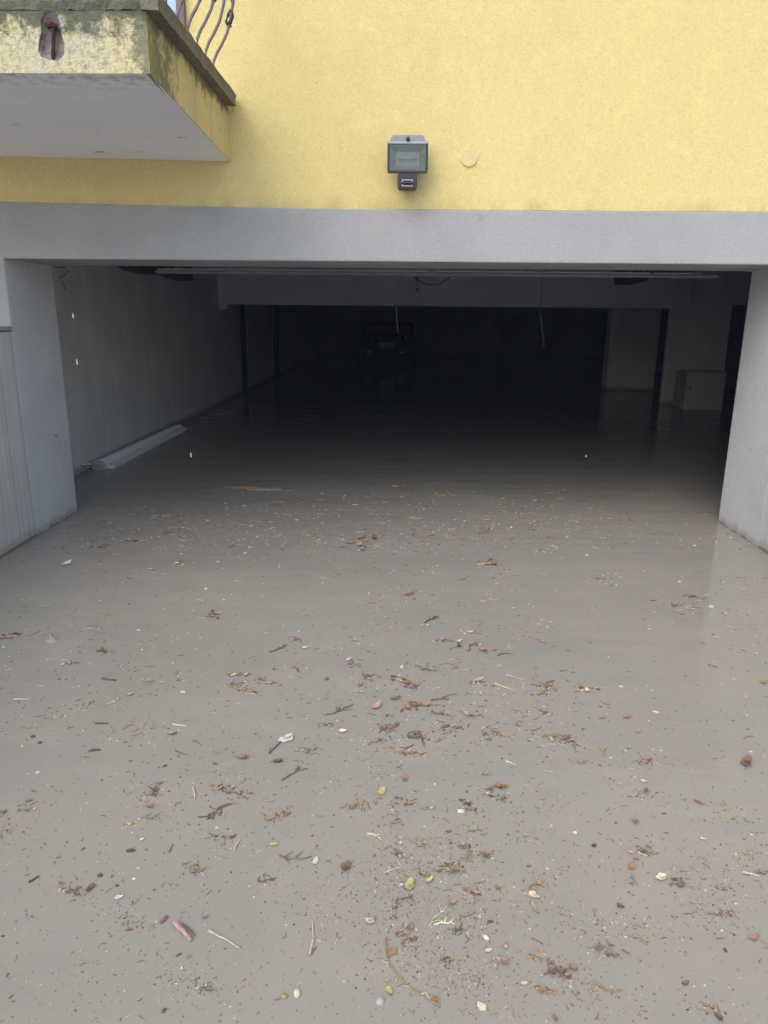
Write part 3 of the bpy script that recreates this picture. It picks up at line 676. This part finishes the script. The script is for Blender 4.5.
def make_item(x, y, k, col, s, a):
    c = water_pt(x, y); ang, L = angle_on_water(x, y, a, s); L = min(L, s*(c-Vector((0,0,CH))).length/FPX*1.35); col3 = COL[col]
    bm = bmesh.new(); layer(bm); o3 = Vector((0,0,0)); dist = (c-Vector((0,0,CH))).length; px = dist/FPX
    if k == 'l':
        L *= .88; leaf(bm, o3, L, ang, col3, random.uniform(.45,.75), random.uniform(.1,.45))
        if s > 11: leaf(bm, Vector((L*.1,L*.05,.003)), L*.6, ang+random.uniform(-.8,.8), tuple(c_*.8 for c_ in col3), .5, .5)
    elif k == 't' and (x, y) == (183, 933): twig(bm, o3, L, ang, col3, .0075, .03, 0, .02); twig(bm, o3+Vector((.012,.006,.003)), L*.7, ang+.1, COL['brown'], .004, .05, 0, .03)
    elif k == 't': twig(bm, o3, L, ang, col3, max(.0022, px*1.0), .05, 0, random.uniform(-.06,.06))
    elif k == 'b': twig(bm, o3, L, ang, col3, max(.0018, px*.8), .2, 4, random.uniform(-.15,.15))
    elif k == 'c': clump(bm, o3, L*1.05, ang, col3)
    elif k == 'k': chip(bm, o3, L, ang, col3, random.uniform(.3,.6))
    else: seed(bm, o3, L, ang, col3)
    o = obj(NOUN[k], bm, M_litter, recalc=False); o.location = c
    lb = label_for(x, y, k, col, s)
    n_ = used.get(lb, 0); used[lb] = n_+1
    tag(o, lb, {'l':'leaf','t':'twig','b':'twig','c':'debris','k':'bark','s':'seed'}[k], {'l':'leaves','t':'twigs','b':'twigs','c':'clumps of debris','k':'bark chips','s':'seeds'}[k]+' floating on the flood water')
    if k == 'l' and s > 10:
        bm = bmesh.new(); layer(bm); e = Vector((math.cos(ang), math.sin(ang), 0))
        paint(bm, add_tube(bm, [e*(-L*.5), e*(-L*.62)+Vector((0,0,.002)), e*(-L*.78)+Vector((0,0,.001))], .0011, 5, .6), tuple(c_*.6 for c_ in col3))
        ob = obj('stem', bm, M_litter, recalc=False); ob.parent = o
    if k == 'l' or k == 'c':
        pass
    return o
for it in items: make_item(*it)
# long curved stalk with a frayed end
c0 = water_pt(410, 975); P = [water_pt(*p)-c0+Vector((0,0,.002)) for p in ((386,938),(386,950),(389,964),(398,977),(409,987),(420,995),(431,1001))]
bm = bmesh.new(); layer(bm); paint(bm, add_tube(bm, P, .0028, 6, .7), COL['tan'])
st_ = obj('curved_stalk', bm, M_litter, recalc=False); st_.location = c0; tag(st_, 'long curved tan stalk with a frayed fan at its end', 'stalk')
bm = bmesh.new(); layer(bm)
for k in range(12):
    a = P[-1]; dd_ = Vector((math.cos(-1.0+k*.17), math.sin(-1.0+k*.17), 0)); paint(bm, add_tube(bm, [a, a+dd_*random.uniform(.012,.026)+Vector((0,0,random.uniform(0,.006)))], .0014, 5, .5), COL['orange' if k % 2 else 'tan'])
for k in range(7):
    a = random.choice(P[2:]); an = random.uniform(0,6.28); paint(bm, add_tube(bm, [a, a+Vector((math.cos(an)*.02, math.sin(an)*.02, .003))], .0014, 5, .5), COL['pale'])
ff = obj('frayed_end', bm, M_litter, recalc=False); ff.parent = st_
# long reed near the garage
bm = bmesh.new(); layer(bm); c0 = water_pt(260, 489)
for k in range(8):
    twig(bm, Vector((random.uniform(-.14,.14), random.uniform(-.06,.06), .001)), random.uniform(.2, .55), R(-5)+random.uniform(-.12,.12), COL[('tan','tan','brown','pink')[k%4]], .0045, .06, 2, 0)
rd = obj('reed_bundle', bm, M_litter, recalc=False); rd.location = c0; tag(rd, 'orange-brown bundle of reeds floating at the edge of the dark', 'reeds')

# smaller countable pieces that look alike
def density(x, y):
    d = .18
    d += 1.3*math.exp(-((x-(440+ (y-700)*.12))/110)**2) * (1 if y > 590 else .3)
    d += 1.2*math.exp(-((y-535)/28)**2)*(1 if 90 < x < 560 else .3) + .5*math.exp(-((y-500)/14)**2)*(x > 200)
    d += .9*math.exp(-((x-90)/90)**2 - ((y-660)/70)**2)
    d += .7*math.exp(-((x-190)/80)**2 - ((y-800)/60)**2)
    d += .7*math.exp(-((x-690)/60)**2 - ((y-870)/60)**2) + .6*math.exp(-((x-720)/50)**2 - ((y-600)/50)**2)
    d *= .45 + 1.1*max(0, noise.noise(Vector((x*.018, y*.028, 3.3)))+.35)
    return d
CL = []
def sample0():
    while True:
        x, y = random.uniform(2, 766), 490 + (1022-490)*random.random()
        if random.random()*1.9 < density(x, y)*(1 if y > 505 else .6): return x, y
for _ in range(170):
    x, y = sample0(); k = .35 + .65*(y-480)/540; CL.append((x, y, random.uniform(8, 30)*k*1.3, random.uniform(3, 10)*k*1.2, random.gauss(0, .5)))
CLW = [c[2]*c[3] for c in CL]
def in_water(x, y): return not (y < 560 and (x < 80-(y-513)*1.8 or x > 715+(y-520)*1.6)) and y < 1023
def drift():
    while True:
        cx_, cy_, a, b, th = random.choices(CL, CLW)[0]; u, v = random.gauss(0, a), random.gauss(0, b)
        x, y = cx_+u*math.cos(th)-v*math.sin(th), cy_+(u*math.sin(th)+v*math.cos(th))
        if 1 < x < 767 and y > 488 and in_water(x, y): return x, y
def sample():
    while True:
        x, y = random.uniform(2, 766), 490 + (1022-490)*random.random()
        if y < 560 and (x < 80-(y-513)*1.8 or x > 715+(y-520)*1.6): continue
        if random.random()*1.9 < density(x, y)*(1 if y > 505 else .6): return x, y
for i in range(120):
    x, y = (CL[i][0], CL[i][1]) if i < 70 else sample(); k = 'c' if i < 70 else random.choice('ktttls'); sc = .55 + .6*(y-480)/540
    c = water_pt(x, y); s = sc*{'c': random.uniform(14,24), 'k': random.uniform(4,7), 't': random.uniform(9,17), 'l': random.uniform(6,9), 's': random.uniform(3,4.5)}[k]
    ang, L = angle_on_water(x, y, random.gauss(0, 25), s); px = c.length/FPX
    bm = bmesh.new(); layer(bm); o3 = Vector((0,0,0)); L = min(L, s*px*1.35)
    if not in_water(x, y) or y > 1016: bm.free(); continue
    cn = {'c': random.choice(('brown','tan','red')), 'k': random.choice(('brown','dark')), 't': 'brown', 'l': random.choice(('tan','brown','pale')), 's': 'pale'}[k]
    if k == 'c': clump(bm, o3, L, ang, COL[cn], asp=.5, dens=1.2)
    elif k == 'k': chip(bm, o3, L, ang, COL[cn], .5)
    elif k == 't': twig(bm, o3, L, ang, COL[cn], max(.0012, px*.45), .2, 1, random.uniform(-.2,.2))
    elif k == 'l': leaf(bm, o3, L, ang, COL[cn], .5, .3)
    else: seed(bm, o3, L, ang, COL['pale'])
    o = obj(NOUN[k], bm, M_litter, recalc=False); o.location = c
    lb = label_for(x, y, k, cn, s); used[lb] = 1
    tag(o, lb, {'c':'debris','l':'leaf','t':'twig','k':'bark','s':'seed'}[k], {'c':'clumps of debris','l':'leaves','t':'twigs','k':'bark chips','s':'seeds'}[k]+' floating on the flood water')
# countless specks: one object
bm = bmesh.new(); layer(bm)
for i in range(12500):
    if i > 10500: x, y = random.gauss(330, 190), 545-abs(random.gauss(0, 30)) + random.uniform(0,10)
    else: x, y = drift() if i % 5 > 2 else sample() if i % 5 > 0 else (random.uniform(0, 768), random.uniform(500, 1023))
    if not in_water(x, y) or not 0 < x < 768 or y < 484: continue
    c = water_pt(x, y); px = c.length/FPX; s = random.choice((1.,1.3,1.7,2.2,2.8,3.4))*px*random.uniform(.7,1.2)
    cn = random.choices(('brown','dark','pale','tan','grey','orange','white','pink'), (8,2,4,6,2.5,3,.8,5))[0]
    c.z = 0; r = random.random(); a = random.uniform(0, 3.14)
    if r < .16: twig(bm, c, s*random.uniform(1.5,3), a if y > 800 else random.gauss(0,.5), COL[cn], .25*px+.0004, .3, 0, random.uniform(-.3,.3))
    else: chip(bm, c, s, a, COL[cn], random.uniform(.4,.9), .12)
for i in range(1500):      # the same scum continues outside the picture
    c = Vector((random.uniform(-2.5, 2.5), random.uniform(-8, 4.6), 0)); abs(c.x) > c.y*.56 - .1 and chip(bm, c, random.uniform(.005,.02), random.uniform(0,3.14), COL[random.choice(('brown','tan','pale','dark'))], .5, .12)
kind(obj('floating_litter', bm, M_litter, recalc=False), 'stuff')

# ------------------------------------------------------------------ rain
def drop(c, r):
    bm = bmesh.new(); bmesh.ops.create_icosphere(bm, subdivisions=2, radius=r, matrix=Matrix.Diagonal((.62,.62,2.3,1)))
    o = obj('raindrop', bm, M_drop, smooth=True); o.location = c; return o
def on_ray(px, py, Y):
    d = fw + rt*((px-384)/FPX) - up*((py-512)/FPX); t = Y/d.y; return Vector((0,0,CH)) + d*t
for (x, y, Y, r, lb) in ((73,316,1.5,.0022,'raindrop falling in front of the garage wall, upper of two by the left jamb'), (77,362,1.5,.0026,'raindrop falling in front of the garage wall, lower of two by the left jamb'),
        (191,455,1.4,.0022,'raindrop falling beyond the far end of the ribbed light cover'), (586,456,1.8,.0016,'raindrop falling low over the dark water at right')):
    tag(drop(on_ray(x, y, Y), r), lb, 'raindrop', 'falling raindrops')
# splash crown
c0 = water_pt(52, 641)
sp_ = thing('rain_splash', 'small clear rain splash standing on the water near the left edge', 'splash', c0)
bm = bmesh.new(); seg = 20; rr = []
for (r, h) in ((.030,.0015),(.022,.003),(.014,.010),(.008,.022),(.006,.034)):
    rr.append([bm.verts.new(c0 + Vector((math.cos(2*math.pi*k/seg)*r, math.sin(2*math.pi*k/seg)*r*.8, h*(1+.35*math.sin(k*2.1))))) for k in range(seg)])
for a, b in zip(rr, rr[1:]):
    for k in range(seg): bm.faces.new((a[k], a[(k+1)%seg], b[(k+1)%seg], b[k]))
bm.faces.new(rr[-1])
obj('crown', bm, M_drop, sp_, smooth=True)
for k in range(5):
    bm = bmesh.new(); bmesh.ops.create_icosphere(bm, subdivisions=1, radius=.003, matrix=Matrix.Translation(c0+Vector((random.uniform(-.025,.025), random.uniform(-.02,.02), random.uniform(.015,.055)))))
    obj('droplet', bm, M_drop, sp_, smooth=True)
# bubble
c0 = water_pt(380, 1002); bm = bmesh.new(); bmesh.ops.create_uvsphere(bm, u_segments=20, v_segments=12, radius=.0105)
bmesh.ops.bisect_plane(bm, geom=bm.verts[:]+bm.edges[:]+bm.faces[:], plane_co=(0,0,0), plane_no=(0,0,-1), clear_outer=True)
bub = obj('bubble', bm, M_drop, smooth=True); bub.location = c0
sdm = bub.modifiers.new('skin', 'SOLIDIFY'); sdm.thickness = .0006
tag(bub, 'clear round bubble resting on the water near the curved stalk', 'bubble')
